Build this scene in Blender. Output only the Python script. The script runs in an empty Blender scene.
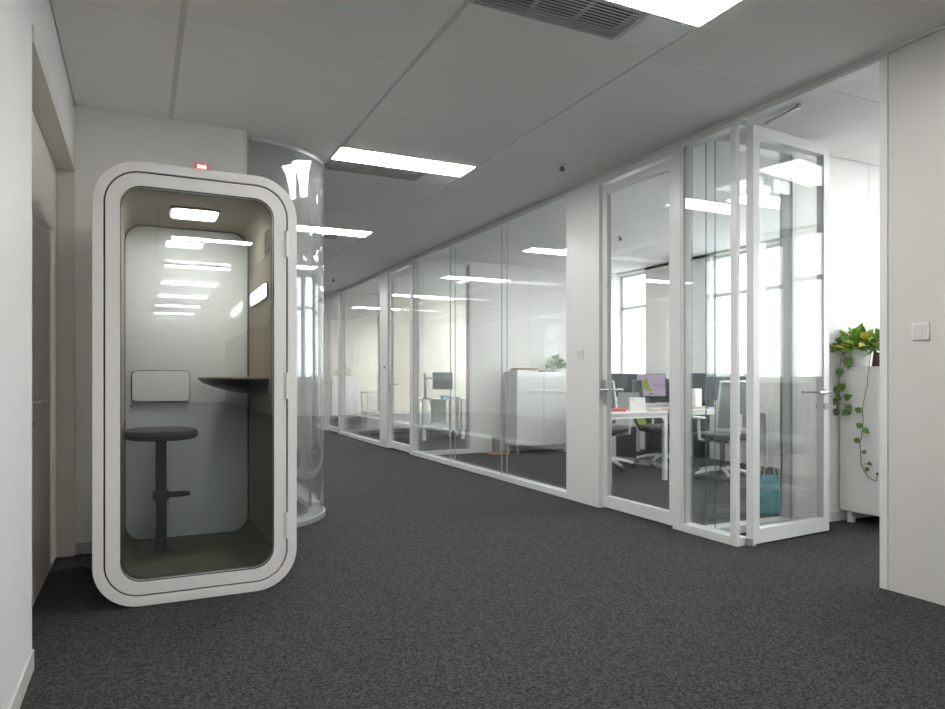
import bpy, math, random
from mathutils import Vector, Matrix
R = math.radians
C = bpy.context.scene.collection
sc = bpy.context.scene
H = 2.8                      # ceiling height
TH = R(25.7); CAMZ = 1.1; F = 690.0

# ------------------------------------------------------------------ materials
MAT = {}
def new_mat(name):
    m = bpy.data.materials.new(name); m.use_nodes = True
    nt = m.node_tree; nt.nodes.clear()
    out = nt.nodes.new('ShaderNodeOutputMaterial')
    MAT[name] = m
    return m, nt, out
def pbr(name, col, rough=0.5, metal=0.0, noise=0.0, nscale=20.0, bump=0.0, bscale=200.0, spec=0.5, coat=0.0):
    m, nt, out = new_mat(name)
    b = nt.nodes.new('ShaderNodeBsdfPrincipled')
    b.inputs['Roughness'].default_value = rough
    b.inputs['Metallic'].default_value = metal
    b.inputs['Specular IOR Level'].default_value = spec
    b.inputs['Coat Weight'].default_value = coat
    tc = nt.nodes.new('ShaderNodeTexCoord')
    nz = nt.nodes.new('ShaderNodeTexNoise'); nz.inputs['Scale'].default_value = nscale
    nz.inputs['Detail'].default_value = 4
    nt.links.new(tc.outputs['Object'], nz.inputs['Vector'])
    cr = nt.nodes.new('ShaderNodeValToRGB')
    k = noise
    cr.color_ramp.elements[0].position = .3; cr.color_ramp.elements[1].position = .7
    cr.color_ramp.elements[0].color = (col[0]*(1-k), col[1]*(1-k), col[2]*(1-k), 1)
    cr.color_ramp.elements[1].color = (min(1, col[0]*(1+k)), min(1, col[1]*(1+k)), min(1, col[2]*(1+k)), 1)
    nt.links.new(nz.outputs['Fac'], cr.inputs['Fac'])
    nt.links.new(cr.outputs['Color'], b.inputs['Base Color'])
    if bump:
        n2 = nt.nodes.new('ShaderNodeTexNoise'); n2.inputs['Scale'].default_value = bscale
        nt.links.new(tc.outputs['Object'], n2.inputs['Vector'])
        bp = nt.nodes.new('ShaderNodeBump'); bp.inputs['Strength'].default_value = bump
        bp.inputs['Distance'].default_value = .002
        nt.links.new(n2.outputs['Fac'], bp.inputs['Height'])
        nt.links.new(bp.outputs['Normal'], b.inputs['Normal'])
    nt.links.new(b.outputs[0], out.inputs[0])
    return m
def emit(name, col, s):
    m, nt, out = new_mat(name)
    e = nt.nodes.new('ShaderNodeEmission'); e.inputs[0].default_value = (*col, 1); e.inputs[1].default_value = s
    nt.links.new(e.outputs[0], out.inputs[0]); return m
def glass(name, tint=(0.97, .985, .98), f0=.045, rough=0.0, diff=0.0):
    m, nt, out = new_mat(name)
    tr = nt.nodes.new('ShaderNodeBsdfTransparent'); tr.inputs[0].default_value = (*tint, 1)
    gl = nt.nodes.new('ShaderNodeBsdfGlossy'); gl.inputs['Roughness'].default_value = rough
    gl.inputs['Color'].default_value = (1, 1, 1, 1)
    geo = nt.nodes.new('ShaderNodeNewGeometry')
    dot = nt.nodes.new('ShaderNodeVectorMath'); dot.operation = 'DOT_PRODUCT'
    nt.links.new(geo.outputs['Normal'], dot.inputs[0]); nt.links.new(geo.outputs['Incoming'], dot.inputs[1])
    def mth(op, a, b=None):
        n = nt.nodes.new('ShaderNodeMath'); n.operation = op
        for i, x in enumerate((a, b)):
            if x is None: continue
            if isinstance(x, (int, float)): n.inputs[i].default_value = x
            else: nt.links.new(x, n.inputs[i])
        return n.outputs[0]
    ab = mth('ABSOLUTE', dot.outputs['Value'])
    p = mth('POWER', mth('SUBTRACT', 1.0, ab), 5.0)
    fr = mth('ADD', mth('MULTIPLY', p, 1 - f0), f0)
    mx = nt.nodes.new('ShaderNodeMixShader')
    nt.links.new(fr, mx.inputs[0]); nt.links.new(tr.outputs[0], mx.inputs[1]); nt.links.new(gl.outputs[0], mx.inputs[2])
    last = mx.outputs[0]
    if diff > 0:
        d = nt.nodes.new('ShaderNodeBsdfDiffuse'); d.inputs[0].default_value = (.85, .87, .87, 1)
        m2 = nt.nodes.new('ShaderNodeMixShader'); m2.inputs[0].default_value = diff
        nt.links.new(tr.outputs[0], m2.inputs[1]); nt.links.new(d.outputs[0], m2.inputs[2]); nt.links.new(m2.outputs[0], mx.inputs[1])
    nt.links.new(last, out.inputs[0]); return m

M = {}
M['wall'] = pbr('wall_paint', (.86, .85, .825), .6, noise=.012, nscale=1.5)
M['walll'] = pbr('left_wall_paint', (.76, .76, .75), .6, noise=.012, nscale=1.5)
M['wallc'] = pbr('cream_wall_paint', (.82, .775, .67), .6, noise=.01, nscale=1.2)
M['panelw'] = pbr('white_wall_panel', (.64, .622, .60), .35, noise=.01, nscale=2)
M['ceil'] = pbr('ceiling_tile', (.86, .85, .83), .8, noise=.01, nscale=2)
M['groove'] = pbr('ceiling_runner', (.66, .66, .65), .6)
M['frame'] = pbr('white_powder_coat', (.76, .765, .755), .3)
M['booth'] = pbr('booth_shell_paint', (.80, .79, .775), .35)
M['felt'] = pbr('taupe_felt', (.225, .196, .165), .95, noise=.08, nscale=180, bump=.3)
M['boothcarpet'] = pbr('olive_carpet', (.125, .115, .08), .95, noise=.25, nscale=260, bump=.5)
M['black'] = pbr('black_rubber', (.015, .015, .015), .5)
M['dark'] = pbr('dark_plastic', (.03, .031, .034), .35)
M['stool'] = pbr('charcoal_fabric', (.075, .07, .072), .9, noise=.2, nscale=250, bump=.3)
M['steel'] = pbr('brushed_steel', (.55, .55, .55), .28, 1.0)
M['alu'] = pbr('satin_aluminium', (.68, .69, .69), .35, .8)
M['doorp'] = pbr('greige_door_laminate', (.68, .645, .585), .45, noise=.02, nscale=4)
M['doorj'] = pbr('greige_door_frame', (.70, .665, .61), .45, noise=.02, nscale=4)
M['wood'] = pbr('oak_veneer', (.55, .40, .25), .45, noise=.15, nscale=25)
M['white'] = pbr('white_lacquer', (.78, .78, .77), .2, coat=.2)
M['deskw'] = pbr('white_desk_top', (.75, .75, .73), .3)
M['chairw'] = pbr('white_chair_plastic', (.75, .75, .74), .3)
M['mesh'] = pbr('grey_chair_mesh', (.20, .215, .23), .7)
M['seatd'] = pbr('dark_seat_fabric', (.045, .047, .05), .9)
M['lime'] = pbr('lime_fabric', (.45, .62, .04), .7)
M['teal'] = pbr('teal_paper', (.10, .42, .45), .6)
M['leaf'] = pbr('pothos_leaf', (.20, .35, .06), .4, noise=.4, nscale=14)
M['leafy'] = pbr('yellowing_leaf', (.60, .58, .10), .5, noise=.2, nscale=30)
M['leafd'] = pbr('dark_vine_leaf', (.10, .19, .03), .4, noise=.25, nscale=20)
M['stem'] = pbr('vine_stem', (.10, .12, .06), .6)
M['potb'] = pbr('brown_pot', (.10, .05, .035), .5)
M['soil'] = pbr('soil', (.03, .02, .015), .95)
M['paper'] = pbr('paper', (.78, .76, .72), .7, noise=.05, nscale=30)
M['kraft'] = pbr('kraft_paper', (.42, .36, .26), .8, noise=.15, nscale=30)
M['red'] = pbr('red_plastic', (.62, .09, .06), .5)
M['pink'] = pbr('pink_print', (.75, .35, .38), .6)
M['blue'] = pbr('blue_plastic', (.18, .30, .55), .5)
M['orange'] = pbr('orange_board', (.60, .30, .10), .6)
M['edge'] = pbr('glass_edge', (.13, .25, .30), .15, coat=.4)
M['edgel'] = pbr('glass_joint', (.42, .46, .46), .25)
M['grille'] = pbr('vent_cavity', (.035, .035, .035), .8)
M['slat'] = pbr('vent_slat', (.52, .52, .51), .5)
M['banana'] = emit('screen_banana', (.30, .36, .06), .75)
M['lilac'] = emit('screen_lilac', (.42, .34, .46), .85)
M['inkt'] = emit('screen_text', (.22, .17, .26), .6)
M['glass'] = glass('clear_glass', (.985, .992, .99))
M['bglass'] = glass('booth_glass', (.93, .945, .94), .055)
M['acryl'] = glass('curved_acrylic', (.94, .95, .955), .10, diff=.05)
M['frost'] = glass('back_glass', (.88, .905, .905), .07, diff=.75)
M['panel'] = emit('light_panel', (1.0, .985, .96), 34)
M['panelb'] = emit('dim_light_panel', (1.0, .985, .96), 9)
M['filld'] = emit('cream_office_fill_panel', (1.0, .985, .95), 52)  # for the fill panels added in the cream office
M['fille'] = emit('far_office_fill_panel', (1.0, .985, .95), 150)  # for the fill panels added in the furthest office
M['panels'] = emit('strip_light_panel', (1.0, .985, .96), 78)
M['panelc'] = emit('bright_light_panel', (1.0, .985, .96), 40)
M['walllamp'] = emit('wall_lamp', (1.0, .97, .93), 14)
M['boothlamp'] = emit('booth_lamp', (1.0, .97, .93), 52)
M['redled'] = emit('red_led', (1.0, .02, .01), .9)
M['whiteled'] = emit('led_core', (1.0, .6, .55), 2.5)

# carpet
m, nt, out = new_mat('grey_carpet'); M['carpet'] = m
b = nt.nodes.new('ShaderNodeBsdfPrincipled'); b.inputs['Roughness'].default_value = .95; b.inputs['Specular IOR Level'].default_value = .15
tc = nt.nodes.new('ShaderNodeTexCoord')
n1 = nt.nodes.new('ShaderNodeTexNoise'); n1.inputs['Scale'].default_value = 105; n1.inputs['Detail'].default_value = 4; n1.inputs['Roughness'].default_value = .85
cr = nt.nodes.new('ShaderNodeValToRGB')
cr.color_ramp.elements[0].position = .40; cr.color_ramp.elements[0].color = (.008, .008, .0085, 1)
cr.color_ramp.elements[1].position = .60; cr.color_ramp.elements[1].color = (.086, .0845, .082, 1)
n2 = nt.nodes.new('ShaderNodeTexNoise'); n2.inputs['Scale'].default_value = 260
bp = nt.nodes.new('ShaderNodeBump'); bp.inputs['Strength'].default_value = .35; bp.inputs['Distance'].default_value = .004
nt.links.new(tc.outputs['Object'], n1.inputs['Vector']); nt.links.new(tc.outputs['Object'], n2.inputs['Vector'])
nt.links.new(n1.outputs['Fac'], cr.inputs['Fac']); nt.links.new(cr.outputs['Color'], b.inputs['Base Color'])
nt.links.new(n2.outputs['Fac'], bp.inputs['Height']); nt.links.new(bp.outputs['Normal'], b.inputs['Normal'])
nt.links.new(b.outputs[0], out.inputs[0])

# ------------------------------------------------------------------ helpers
def tag(o, label=None, cat=None, group=None, kind=None):
    if label: o['label'] = label
    if cat: o['category'] = cat
    if group: o['group'] = group
    if kind: o['kind'] = kind
    return o
def org(p):
    v = Vector((0, 0, 0))
    while p is not None:
        v += p.location; p = p.parent
    return v
def thing(name, label, cat, loc=(0, 0, 0), group=None, kind=None):
    o = bpy.data.objects.new(name, None); C.objects.link(o); o.location = loc
    o.empty_display_size = .1
    return tag(o, label, cat, group, kind)

class MB:
    def __init__(s): s.v = []; s.f = []; s.m = []
    def add(s, vs, fs, mi=0):
        k = len(s.v); s.v += [tuple(x) for x in vs]
        for f in fs: s.f.append(tuple(k + i for i in f)); s.m.append(mi)
        return s
    def box(s, x0, x1, y0, y1, z0, z1, mi=0, mat=None, edges=None):
        vs = [Vector(p) for p in ((x0,y0,z0),(x1,y0,z0),(x1,y1,z0),(x0,y1,z0),(x0,y0,z1),(x1,y0,z1),(x1,y1,z1),(x0,y1,z1))]
        if mat is not None: vs = [mat @ p for p in vs]
        fs = [(0,3,2,1),(4,5,6,7),(0,1,5,4),(1,2,6,5),(2,3,7,6),(3,0,4,7)]
        if edges is None: s.add(vs, fs, mi)
        else:
            k = len(s.v); s.v += [tuple(x) for x in vs]
            for i, f in enumerate(fs):
                s.f.append(tuple(k + j for j in f)); s.m.append(1 if i in edges else mi)
        return s
    def tube(s, pts, r, n=8, mi=0, r2=None):
        pts = [Vector(p) for p in pts]; k = len(pts); rings = []
        up = Vector((0, 0, 1))
        t0 = (pts[1] - pts[0]).normalized()
        if abs(t0.dot(up)) > .95: up = Vector((1, 0, 0))
        a = t0.cross(up).normalized()
        vs = []
        for i in range(k):
            t = (pts[min(i + 1, k - 1)] - pts[max(i - 1, 0)]).normalized()
            a = (a - t * a.dot(t)).normalized(); b2 = t.cross(a)
            rr = r if r2 is None else r + (r2 - r) * i / (k - 1)
            for j in range(n):
                an = 2 * math.pi * j / n
                vs.append(pts[i] + a * math.cos(an) * rr + b2 * math.sin(an) * rr)
        fs = []
        for i in range(k - 1):
            for j in range(n):
                fs.append((i*n+j, i*n+(j+1) % n, (i+1)*n+(j+1) % n, (i+1)*n+j))
        fs.append(tuple(range(n))[::-1]); fs.append(tuple((k-1)*n + j for j in range(n)))
        return s.add(vs, fs, mi)
    def lathe(s, prof, c=(0, 0, 0), n=24, mat=None, mi=0, sx=1, sy=1):
        vs = []; c = Vector(c)
        for r, z in prof:
            for j in range(n):
                an = 2 * math.pi * j / n
                p = Vector((r * math.cos(an) * sx, r * math.sin(an) * sy, z))
                if mat is not None: p = mat @ p
                vs.append(p + c)
        fs = []
        for i in range(len(prof) - 1):
            for j in range(n):
                fs.append((i*n+j, i*n+(j+1) % n, (i+1)*n+(j+1) % n, (i+1)*n+j))
        fs.append(tuple(range(n))[::-1]); fs.append(tuple((len(prof)-1)*n + j for j in range(n)))
        return s.add(vs, fs, mi)
    def ring(s, outer, inner, y0, y1, mi=0):       # closed solid ring in the xz plane, extruded along y
        n = len(outer); vs = []
        for y in (y0, y1):
            for loop in (outer, inner):
                vs += [(p[0], y, p[1]) for p in loop]
        O0, I0, O1, I1 = 0, n, 2*n, 3*n; fs = []
        for i in range(n):
            j = (i + 1) % n
            fs += [(O0+i, O0+j, I0+j, I0+i), (O1+j, O1+i, I1+i, I1+j), (O0+j, O0+i, O1+i, O1+j), (I0+i, I0+j, I1+j, I1+i)]
        return s.add(vs, fs, mi)
    def prism(s, poly, a0, a1, axis='y', mi=0):
        n = len(poly); vs = []
        for a in (a0, a1):
            for p in poly:
                vs.append((p[0], a, p[1]) if axis == 'y' else ((a, p[0], p[1]) if axis == 'x' else (p[0], p[1], a)))
        fs = [tuple(range(n)), tuple(range(2*n-1, n-1, -1))]
        for i in range(n):
            j = (i+1) % n; fs.append((j, i, n+i, n+j))
        return s.add(vs, fs, mi)
    def leaf(s, base, d, nrm, L, W=.8, mi=0, droop=.25):
        d = Vector(d).normalized(); nrm = Vector(nrm); nrm = (nrm - d * nrm.dot(d))
        if nrm.length < 1e-3: nrm = d.orthogonal()
        nrm.normalize(); sd = d.cross(nrm); base = Vector(base)
        st = [(-.04, 0), (.02, .27), (.2, .44), (.42, .42), (.65, .28), (.85, .12), (1, 0)]
        vs = []
        for t, w in st:
            c = base + d * (t * L) - nrm * (droop * L * t * t)
            if w == 0: vs += [c]
            else:
                off = -.10 * L if t == .02 else 0
                vs += [c + sd * (w*W*L) + nrm*(.10*L) + d*off, c, c - sd * (w*W*L) + nrm*(.10*L) + d*off]
        fs = [(0, 1, 2), (0, 2, 3)]
        for i in range(4):
            k = 1 + 3*i; fs += [(k, k+3, k+4, k+1), (k+1, k+4, k+5, k+2)]
        k = 13; fs += [(k, 16, k+1), (k+1, 16, k+2)]
        return s.add(vs, fs, mi)
    def build(s, name, mats, parent=None, bevel=0, seg=2, label=None, ang=40, local=False):
        if not isinstance(mats, (list, tuple)): mats = [mats]
        xs = [p[0] for p in s.v]; ys = [p[1] for p in s.v]; zs = [p[2] for p in s.v]
        o0 = Vector(((min(xs)+max(xs))/2, (min(ys)+max(ys))/2, min(zs)))
        me = bpy.data.meshes.new(name)
        me.from_pydata([tuple(Vector(p) - o0) for p in s.v], [], s.f)
        for mm in mats: me.materials.append(mm)
        for p, mi in zip(me.polygons, s.m): p.material_index = mi; p.use_smooth = True
        me.validate(); me.update()
        import bmesh
        bm = bmesh.new(); bm.from_mesh(me); bmesh.ops.recalc_face_normals(bm, faces=bm.faces); bm.to_mesh(me); bm.free()
        me.set_sharp_from_angle(angle=R(ang))
        o = bpy.data.objects.new(name, me); C.objects.link(o)
        o.location = o0 if local else o0 - org(parent)
        if parent is not None: o.parent = parent
        if bevel:
            bv = o.modifiers.new('bevel', 'BEVEL'); bv.width = bevel; bv.segments = seg; bv.limit_method = 'ANGLE'
            bv.angle_limit = R(40); bv.harden_normals = True
        if label: o['label'] = label
        return o
def bx(name, mat, x0, x1, y0, y1, z0, z1, parent=None, bevel=0, label=None):
    return MB().box(x0, x1, y0, y1, z0, z1).build(name, mat, parent, bevel, label=label)
def struct(name, mat, boxes, bevel=0, label=None):
    m_ = MB()
    for q in boxes: m_.box(*q)
    o = m_.build(name, mat, None, bevel); o['kind'] = 'structure'
    if label: o['label'] = label
    return o
def children(o): return [c for c in C.objects if c.parent == o]
def copy_tree(o, parent=None):
    c = o.copy(); C.objects.link(c); c.parent = parent
    for ch in children(o): copy_tree(ch, c)
    return c
def at(u, v, X=None, Y=None):          # photograph pixel -> point on a plane of the place
    a = TH + math.atan((u - 472.5) / F)
    if X is not None: Y = X / math.tan(a)
    else: X = Y * math.tan(a)
    d = X * math.sin(TH) + Y * math.cos(TH)
    return Vector((X, Y, CAMZ - (v - 378) * d / F))
def rr(x0, x1, z0, z1, r, n=10):
    pts = []
    for cx, cz, a0 in ((x1-r, z1-r, 0), (x0+r, z1-r, 90), (x0+r, z0+r, 180), (x1-r, z0+r, 270)):
        for i in range(n + 1):
            a = R(a0 + 90 * i / n); pts.append((cx + r*math.cos(a), cz + r*math.sin(a)))
    return pts
def rot(z=0, x=0, y=0, loc=(0, 0, 0)):
    return Matrix.Translation(loc) @ Matrix.Rotation(z, 4, 'Z') @ Matrix.Rotation(y, 4, 'Y') @ Matrix.Rotation(x, 4, 'X')

# ------------------------------------------------------------------ setting
struct('floor', M['carpet'], [(-3, 7.2, -26.2, 21.2, -.1, 0)], label='dark grey speckled loop pile carpet')
# corridor ceiling: tiles with grooves between them, holes left for the vents
LY = [2.38 + 2.755*k for k in range(6)]              # centres of the corridor light panels
xs = [-.37, .18, 1.33, 2.43, 3.5]
tiles = []
def ytiles(a, b2, off, step):
    y = off + math.ceil((a - off) / step) * step; cuts = [a]
    while y < b2 - 1e-3:
        if y > a + 1e-3: cuts.append(y)
        y += step
    return cuts + [b2]
for i in range(4):
    xa, xb = xs[i], xs[i+1]
    ga = .014 if i in (1,) else (.014 if i == 2 else .005)
    gb = .014 if i in (0, 1) else .005
    cuts = ytiles(-26, 20, [.82, .75, 1.505, .15][i], 2.755 if i in (0, 1, 2) else 1.3775/1)
    holes = [(y+.16, y+.44) for y in LY] if i == 2 else []
    for a, b2 in zip(cuts[:-1], cuts[1:]):
        seg = [(a+.0018, b2-.0018, xa+ga, xb-gb)]
        for h0, h1 in holes:
            new = []
            for (p, q, X0, X1) in seg:
                if h0 > p and h1 < q:
                    new += [(p, h0, X0, X1), (h1, q, X0, X1), (h0, h1, 2.14, X1)]
                else: new.append((p, q, X0, X1))
            seg = new
        for (p, q, X0, X1) in seg: tiles.append((X0, X1, p, q, H, H+.02))
struct('ceiling', M['ceil'], tiles, label='grey metal tile ceiling')
struct('ceiling', M['groove'], [(-.57, 3.6, -26.2, 20.2, H+.07, H+.1), (.16, .20, -26, 20, H+.006, H+.07), (1.31, 1.35, -26, 20, H+.006, H+.07), (-.37, .16, -26, 20, H+.02, H+.03), (.2, 1.31, -26, 20, H+.02, H+.03), (2.42, 3.5, -26, 20, H+.02, H+.03)], label='ceiling runners between the tiles')
# office ceilings
def office_ceiling(y0, y1):
    bs = []; X = [3.6, 4.75, 5.9, 7.0]
    for i in range(3):
        y = y0
        while y < y1 - .01:
            q = min(y + 1.25, y1); bs.append((X[i]+.003, X[i+1]-.003, y+.003, q-.003, H, H+.02)); y = q
    bs.append((3.6, 7.2, y0-.1, y1+.1, H+.05, H+.1))
    struct('ceiling', M['ceil'], bs, label='office ceiling of flat white tiles')
office_ceiling(-1, 3.57); office_ceiling(3.69, 9.1); office_ceiling(9.22, 13.3); office_ceiling(13.42, 20)
struct('ceiling', M['ceil'], [(-3, -.57, 5.05, 20, H+.02, H+.1)])

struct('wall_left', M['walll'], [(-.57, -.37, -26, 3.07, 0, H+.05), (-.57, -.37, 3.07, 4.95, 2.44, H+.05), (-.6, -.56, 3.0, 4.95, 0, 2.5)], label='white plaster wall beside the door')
struct('wall_back', M['wall'], [(-.57, .64, 4.95, 5.06, 0, H+.05)], label='white plaster wall behind the booth')
struct('wall_left', M['wall'], [(-3, -2.9, 5.06, 20, 0, H), (-3, -.57, 4.95, 5.05, 0, H)])
struct('wall_rear', M['wall'], [(-.57, 3.6, -26.2, -26, 0, H+.05)])
struct('wall_far', M['wall'], [(-3, 7.2, 20, 20.2, 0, H+.05)])
struct('baseboard_left', M['panelw'], [(-.375, -.362, -26, 3.07, 0, .075)], label='low white skirting along the left wall')
struct('baseboard_back', M['panelw'], [(-.36, .64, 4.935, 4.95, 0, .075)])

# right corridor wall: solid parts
struct('wall_right', M['panelw'], [(3.5, 3.6, -26, 2.292, 0, H+.05)], label='white wall panel at the right')
struct('trim_1', M['frame'], [(3.498, 3.602, 2.296, 2.338, 0, H+.02), (3.498, 3.602, 2.338, 3.25, 2.765, H+.02)], label='white jamb and header of the open doorway')
struct('trim_2', M['frame'], [(3.5, 3.6, 4.845, 5.27, 0, H+.02)], bevel=.002, label='white pillar panel with a light switch')
struct('trim_3', M['frame'], [(3.5, 3.6, 10.40, 10.72, 0, H+.02)], bevel=.002, label='white pillar panel further along the corridor')
struct('trim_4', M['frame'], [(3.5, 3.6, 14.42, 14.8, 0, H+.02)], bevel=.002)
struct('trim_5', M['frame'], [(3.5, 3.6, 2.338, 20, H+.02, H+.05), (3.485, 3.5, -26, 20, H-.012, H+.03)], label='slim trim where ceiling meets glass front')

# glazed screens in the corridor wall
wn = [0]
def glazed(Y0, Y1, joints, label, sidew=.03, slim=False):
    wn[0] += 1
    r = thing('window_%d' % wn[0], label, 'window', (3.55, (Y0+Y1)/2, 0), kind='structure')
    f = MB()
    f.box(3.5, 3.6, Y0, Y1, 0, .055).box(3.5, 3.6, Y0, Y1, 2.755, H+.02)
    f.box(3.5, 3.53 if slim else 3.6, Y0, Y0+sidew, .055, 2.755).box(3.5, 3.56 if slim else 3.6, Y1-(.02 if slim else sidew), Y1, .055, 2.755)
    f.build('window_frame', M['frame'], r, .002)
    cs = [Y0+sidew] + joints + [Y1-(.02 if slim else sidew)]
    for a, b2 in zip(cs[:-1], cs[1:]):
        for x in (3.512, 3.578):
            MB().box(x, x+.01, a+.003, b2-.003, .055, 2.755, edges=(2, 4)).build('pane', [M['glass'], M['edgel']], r)
    return r
glazed(3.305, 3.82, [], 'narrow fixed glass panel in white frame beside the open door', .055, True)
glazed(5.27, 9.28, [6.58, 7.95], 'wide glazed screen in the middle of the corridor wall')
glazed(10.72, 13.25, [], 'glazed screen of the office further down the corridor')
glazed(14.8, 17.6, [16.2], 'last glazed screen seen behind the curved glass')
glazed(18.6, 20, [], 'glazed screen at the corridor end')

dn = [0]
def lever(parent, p, dx, dy, out, lock=.1, W=.12):
    """lever handle: rose at p, lever running along (dx,dy), standing off along out"""
    p = Vector(p); o = Vector(out); d = Vector((dx, dy, 0))
    h = MB()
    h.tube([p, p + o*.045, p + o*.052 + d*.02, p + o*.052 + d*W], .009, 8)
    h.tube([p, p + o*.008], .026, 16)
    h.build('door_handle', M['steel'], parent)
    q = p - Vector((0, 0, lock))
    MB().tube([q, q + o*.012], .024, 16).tube([q + o*.012, q + o*.018], .008, 8).build('door_lock', M['steel'], parent)
def leafdoor(parent, mat, W, hgt=2.72, T=.045):
    """glazed door leaf in local coordinates: x 0..W, y 0..T"""
    f = MB()
    for a in ((0, .065, 0, T, .012, hgt), (W-.065, W, 0, T, .012, hgt), (.065, W-.065, 0, T, .012, .11), (.065, W-.065, 0, T, hgt-.075, hgt)):
        f.box(*a, mat=mat)
    f.build('door_leaf', M['frame'], parent, .002)
    for y in (.006, T-.014):
        MB().box(.065, W-.065, y, y+.008, .11, hgt-.075, mat=mat).build('door_pane', M['glass'], parent)
def closed_door(Y0, Y1, label, plate=False):
    dn[0] += 1
    r = thing('door_%d' % dn[0], label, 'door', (3.55, (Y0+Y1)/2, 0), kind='structure')
    j = MB()
    j.box(3.5, 3.6, Y0, Y0+.08, 0, H+.02).box(3.5, 3.6, Y1-.045, Y1, 0, H+.02).box(3.5, 3.6, Y0+.08, Y1-.045, 2.74, H+.02)
    j.build('door_frame', M['frame'], r, .002)
    W = Y1 - Y0 - .135
    mat = rot(R(90), loc=(3.575, Y0+.085, 0))
    leafdoor(r, mat, W)
    y = Y1 - .085
    if plate:
        q = Vector((3.53, y + .01, 1.0))
        MB().box(3.515, 3.531, y-.012, y+.03, .90, 1.09).build('handle_plate', M['steel'], r, .008)
    lever(r, (3.53, y, 1.0), 0, -1, (-1, 0, 0), W=.125 if plate else .12)
    lever(r, (3.575, y, 1.0), 0, -1, (1, 0, 0))
    return r
closed_door(3.825, 4.845, 'closed glass door with white frame and long lever handle', True)
closed_door(9.285, 10.395, 'glass door at the middle of the corridor')
closed_door(13.27, 14.415, 'furthest visible glass door beside the curved glass')
closed_door(17.6, 18.6, 'glass door near the corridor end')

# open door
dn[0] += 1
r = thing('door_%d' % dn[0], 'glass door with white frame standing open into the office', 'door', (0, 0, 0), kind='structure')
leafdoor(r, None, .832, 2.757, .055)
lever(r, (.785, 0, 1.0), -1, 0, (0, -1, 0), W=.15)
lever(r, (.785, .045, 1.0), -1, 0, (0, 1, 0))
MB().box(-.012, .03, -.004, .05, 0, .012).box(-.02, .012, .01, .035, .0, .05).build('floor_pivot', M['steel'], r, .002)
MB().tube([(.04, -.06, 2.745), (-.03, -.34, 2.752)], .010, 6).tube([(-.03, -.34, 2.735), (-.03, -.34, 2.765)], .016, 8).build('closer_arm', M['steel'], r)
r.location = (3.603, 3.262, 0); r.rotation_euler.z = R(5.0)

# glazed cross partitions between the offices + solid walls
def cross(Y, xe, n, side):
    wn[0] += 1
    r = thing('window_%d' % wn[0], 'glass end panel of the partition between offices', 'window', ((3.6+xe)/2, Y+.06, 0), kind='structure')
    MB().box(3.6, xe, Y, Y+.12, 0, .055).box(3.6, xe, Y, Y+.12, 2.755, H+.02).box(xe-.04, xe, Y, Y+.12, .055, 2.755).build('window_frame', M['frame'], r, .002)
    for y in (Y+.012, Y+.098):
        MB().box(3.606, xe-.04, y, y+.01, .055, 2.755, edges=(3, 5)).build('pane', [M['glass'], M['edge']], r)
    struct('wall_office', M['wall'] if side == 0 else (M['wallc'] if side == 2 else M['wall']), [(xe, 7.0, Y, Y+.12, 0, H+.02)])
    struct('baseboard_office', M['frame'], [(xe, 7.0, Y-.012, Y, 0, .07)])
cross(3.58, 4.40, 0, 0)
cross(9.1, 4.37, 1, 1)
cross(13.3, 4.37, 2, 2)
struct('wall_office', M['wall'], [(3.6, 7.0, -1.2, -1, 0, H)])
struct('wall_office', M['wallc'], [(3.6, 7.0, 19.0, 19.12, 0, H)])
struct('trim_6', M['frame'], [(5.22, 5.222, 3.578, 3.58, 0, H), (5.35, 5.354, 9.096, 9.1, 0, H), (6.3, 6.304, 9.096, 9.1, 0, H)], label='thin joints between white wall panels')

# exterior wall and windows
wins = [(-.8, 1.3), (1.6, 3.45), (3.8, 7.08), (8.42, 9.1), (9.4, 11.3), (11.6, 13.2), (13.6, 15.6), (15.9, 18.8)]
cols = []; y = -1.2
for a, b2 in wins: cols.append((7.0, 7.25, y, a, 0, H)); y = b2
cols.append((7.0, 7.25, y, 20.2, 0, H))
cols.append((7.0, 7.25, -1.2, 20.2, 0, 1.08))
cols.append((7.0, 7.25, -1.2, 20.2, 2.76, H+.05))
struct('wall_window_side', M['wall'], cols)
for a, b2 in wins:
    wn[0] += 1
    r = thing('window_%d' % wn[0], 'tall white framed exterior window in the office', 'window', (7.12, (a+b2)/2, 1.08), kind='structure')
    f = MB(); f.box(7.08, 7.14, a, b2, 1.08, 1.12).box(7.08, 7.14, a, b2, 2.72, 2.76).box(7.08, 7.14, a, b2, 2.2, 2.25)
    k = max(1, round((b2 - a) / 3.3))
    for i in range(k + 1):
        yy = a + (b2 - a - .04) * i / k; f.box(7.08, 7.14, yy, yy+.04, 1.12, 2.72)
    f.build('window_frame', M['frame'], r)
    MB().box(7.1, 7.106, a, b2, 1.12, 2.72).build('pane', M['glass'], r)

# ------------------------------------------------------------------ left door
dn[0] += 1
r = thing('door_%d' % dn[0], 'greige door set back in the left wall', 'door', (-.48, 4.0, 0), kind='structure')
MB().box(-.515, -.463, 3.73, 4.905, .008, 2.375).build('door_leaf', M['doorp'], r, .002)
MB().box(-.515, -.463, 3.11, 3.726, .008, 2.375).build('door_leaf', M['doorp'], r, .002)
j = MB(); j.box(-.53, -.366, 4.912, 4.948, 0, 2.45).box(-.53, -.372, 3.072, 3.1, 0, 2.45).box(-.53, -.366, 3.1, 4.912, 2.385, 2.45)
j.box(-.56, -.47, 3.1, 4.912, 2.37, 2.4)
j.build('door_frame', M['doorj'], r, .002)
lever(r, (-.463, 3.76, .985), 0, 1, (1, 0, 0), .095, .155)

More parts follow.
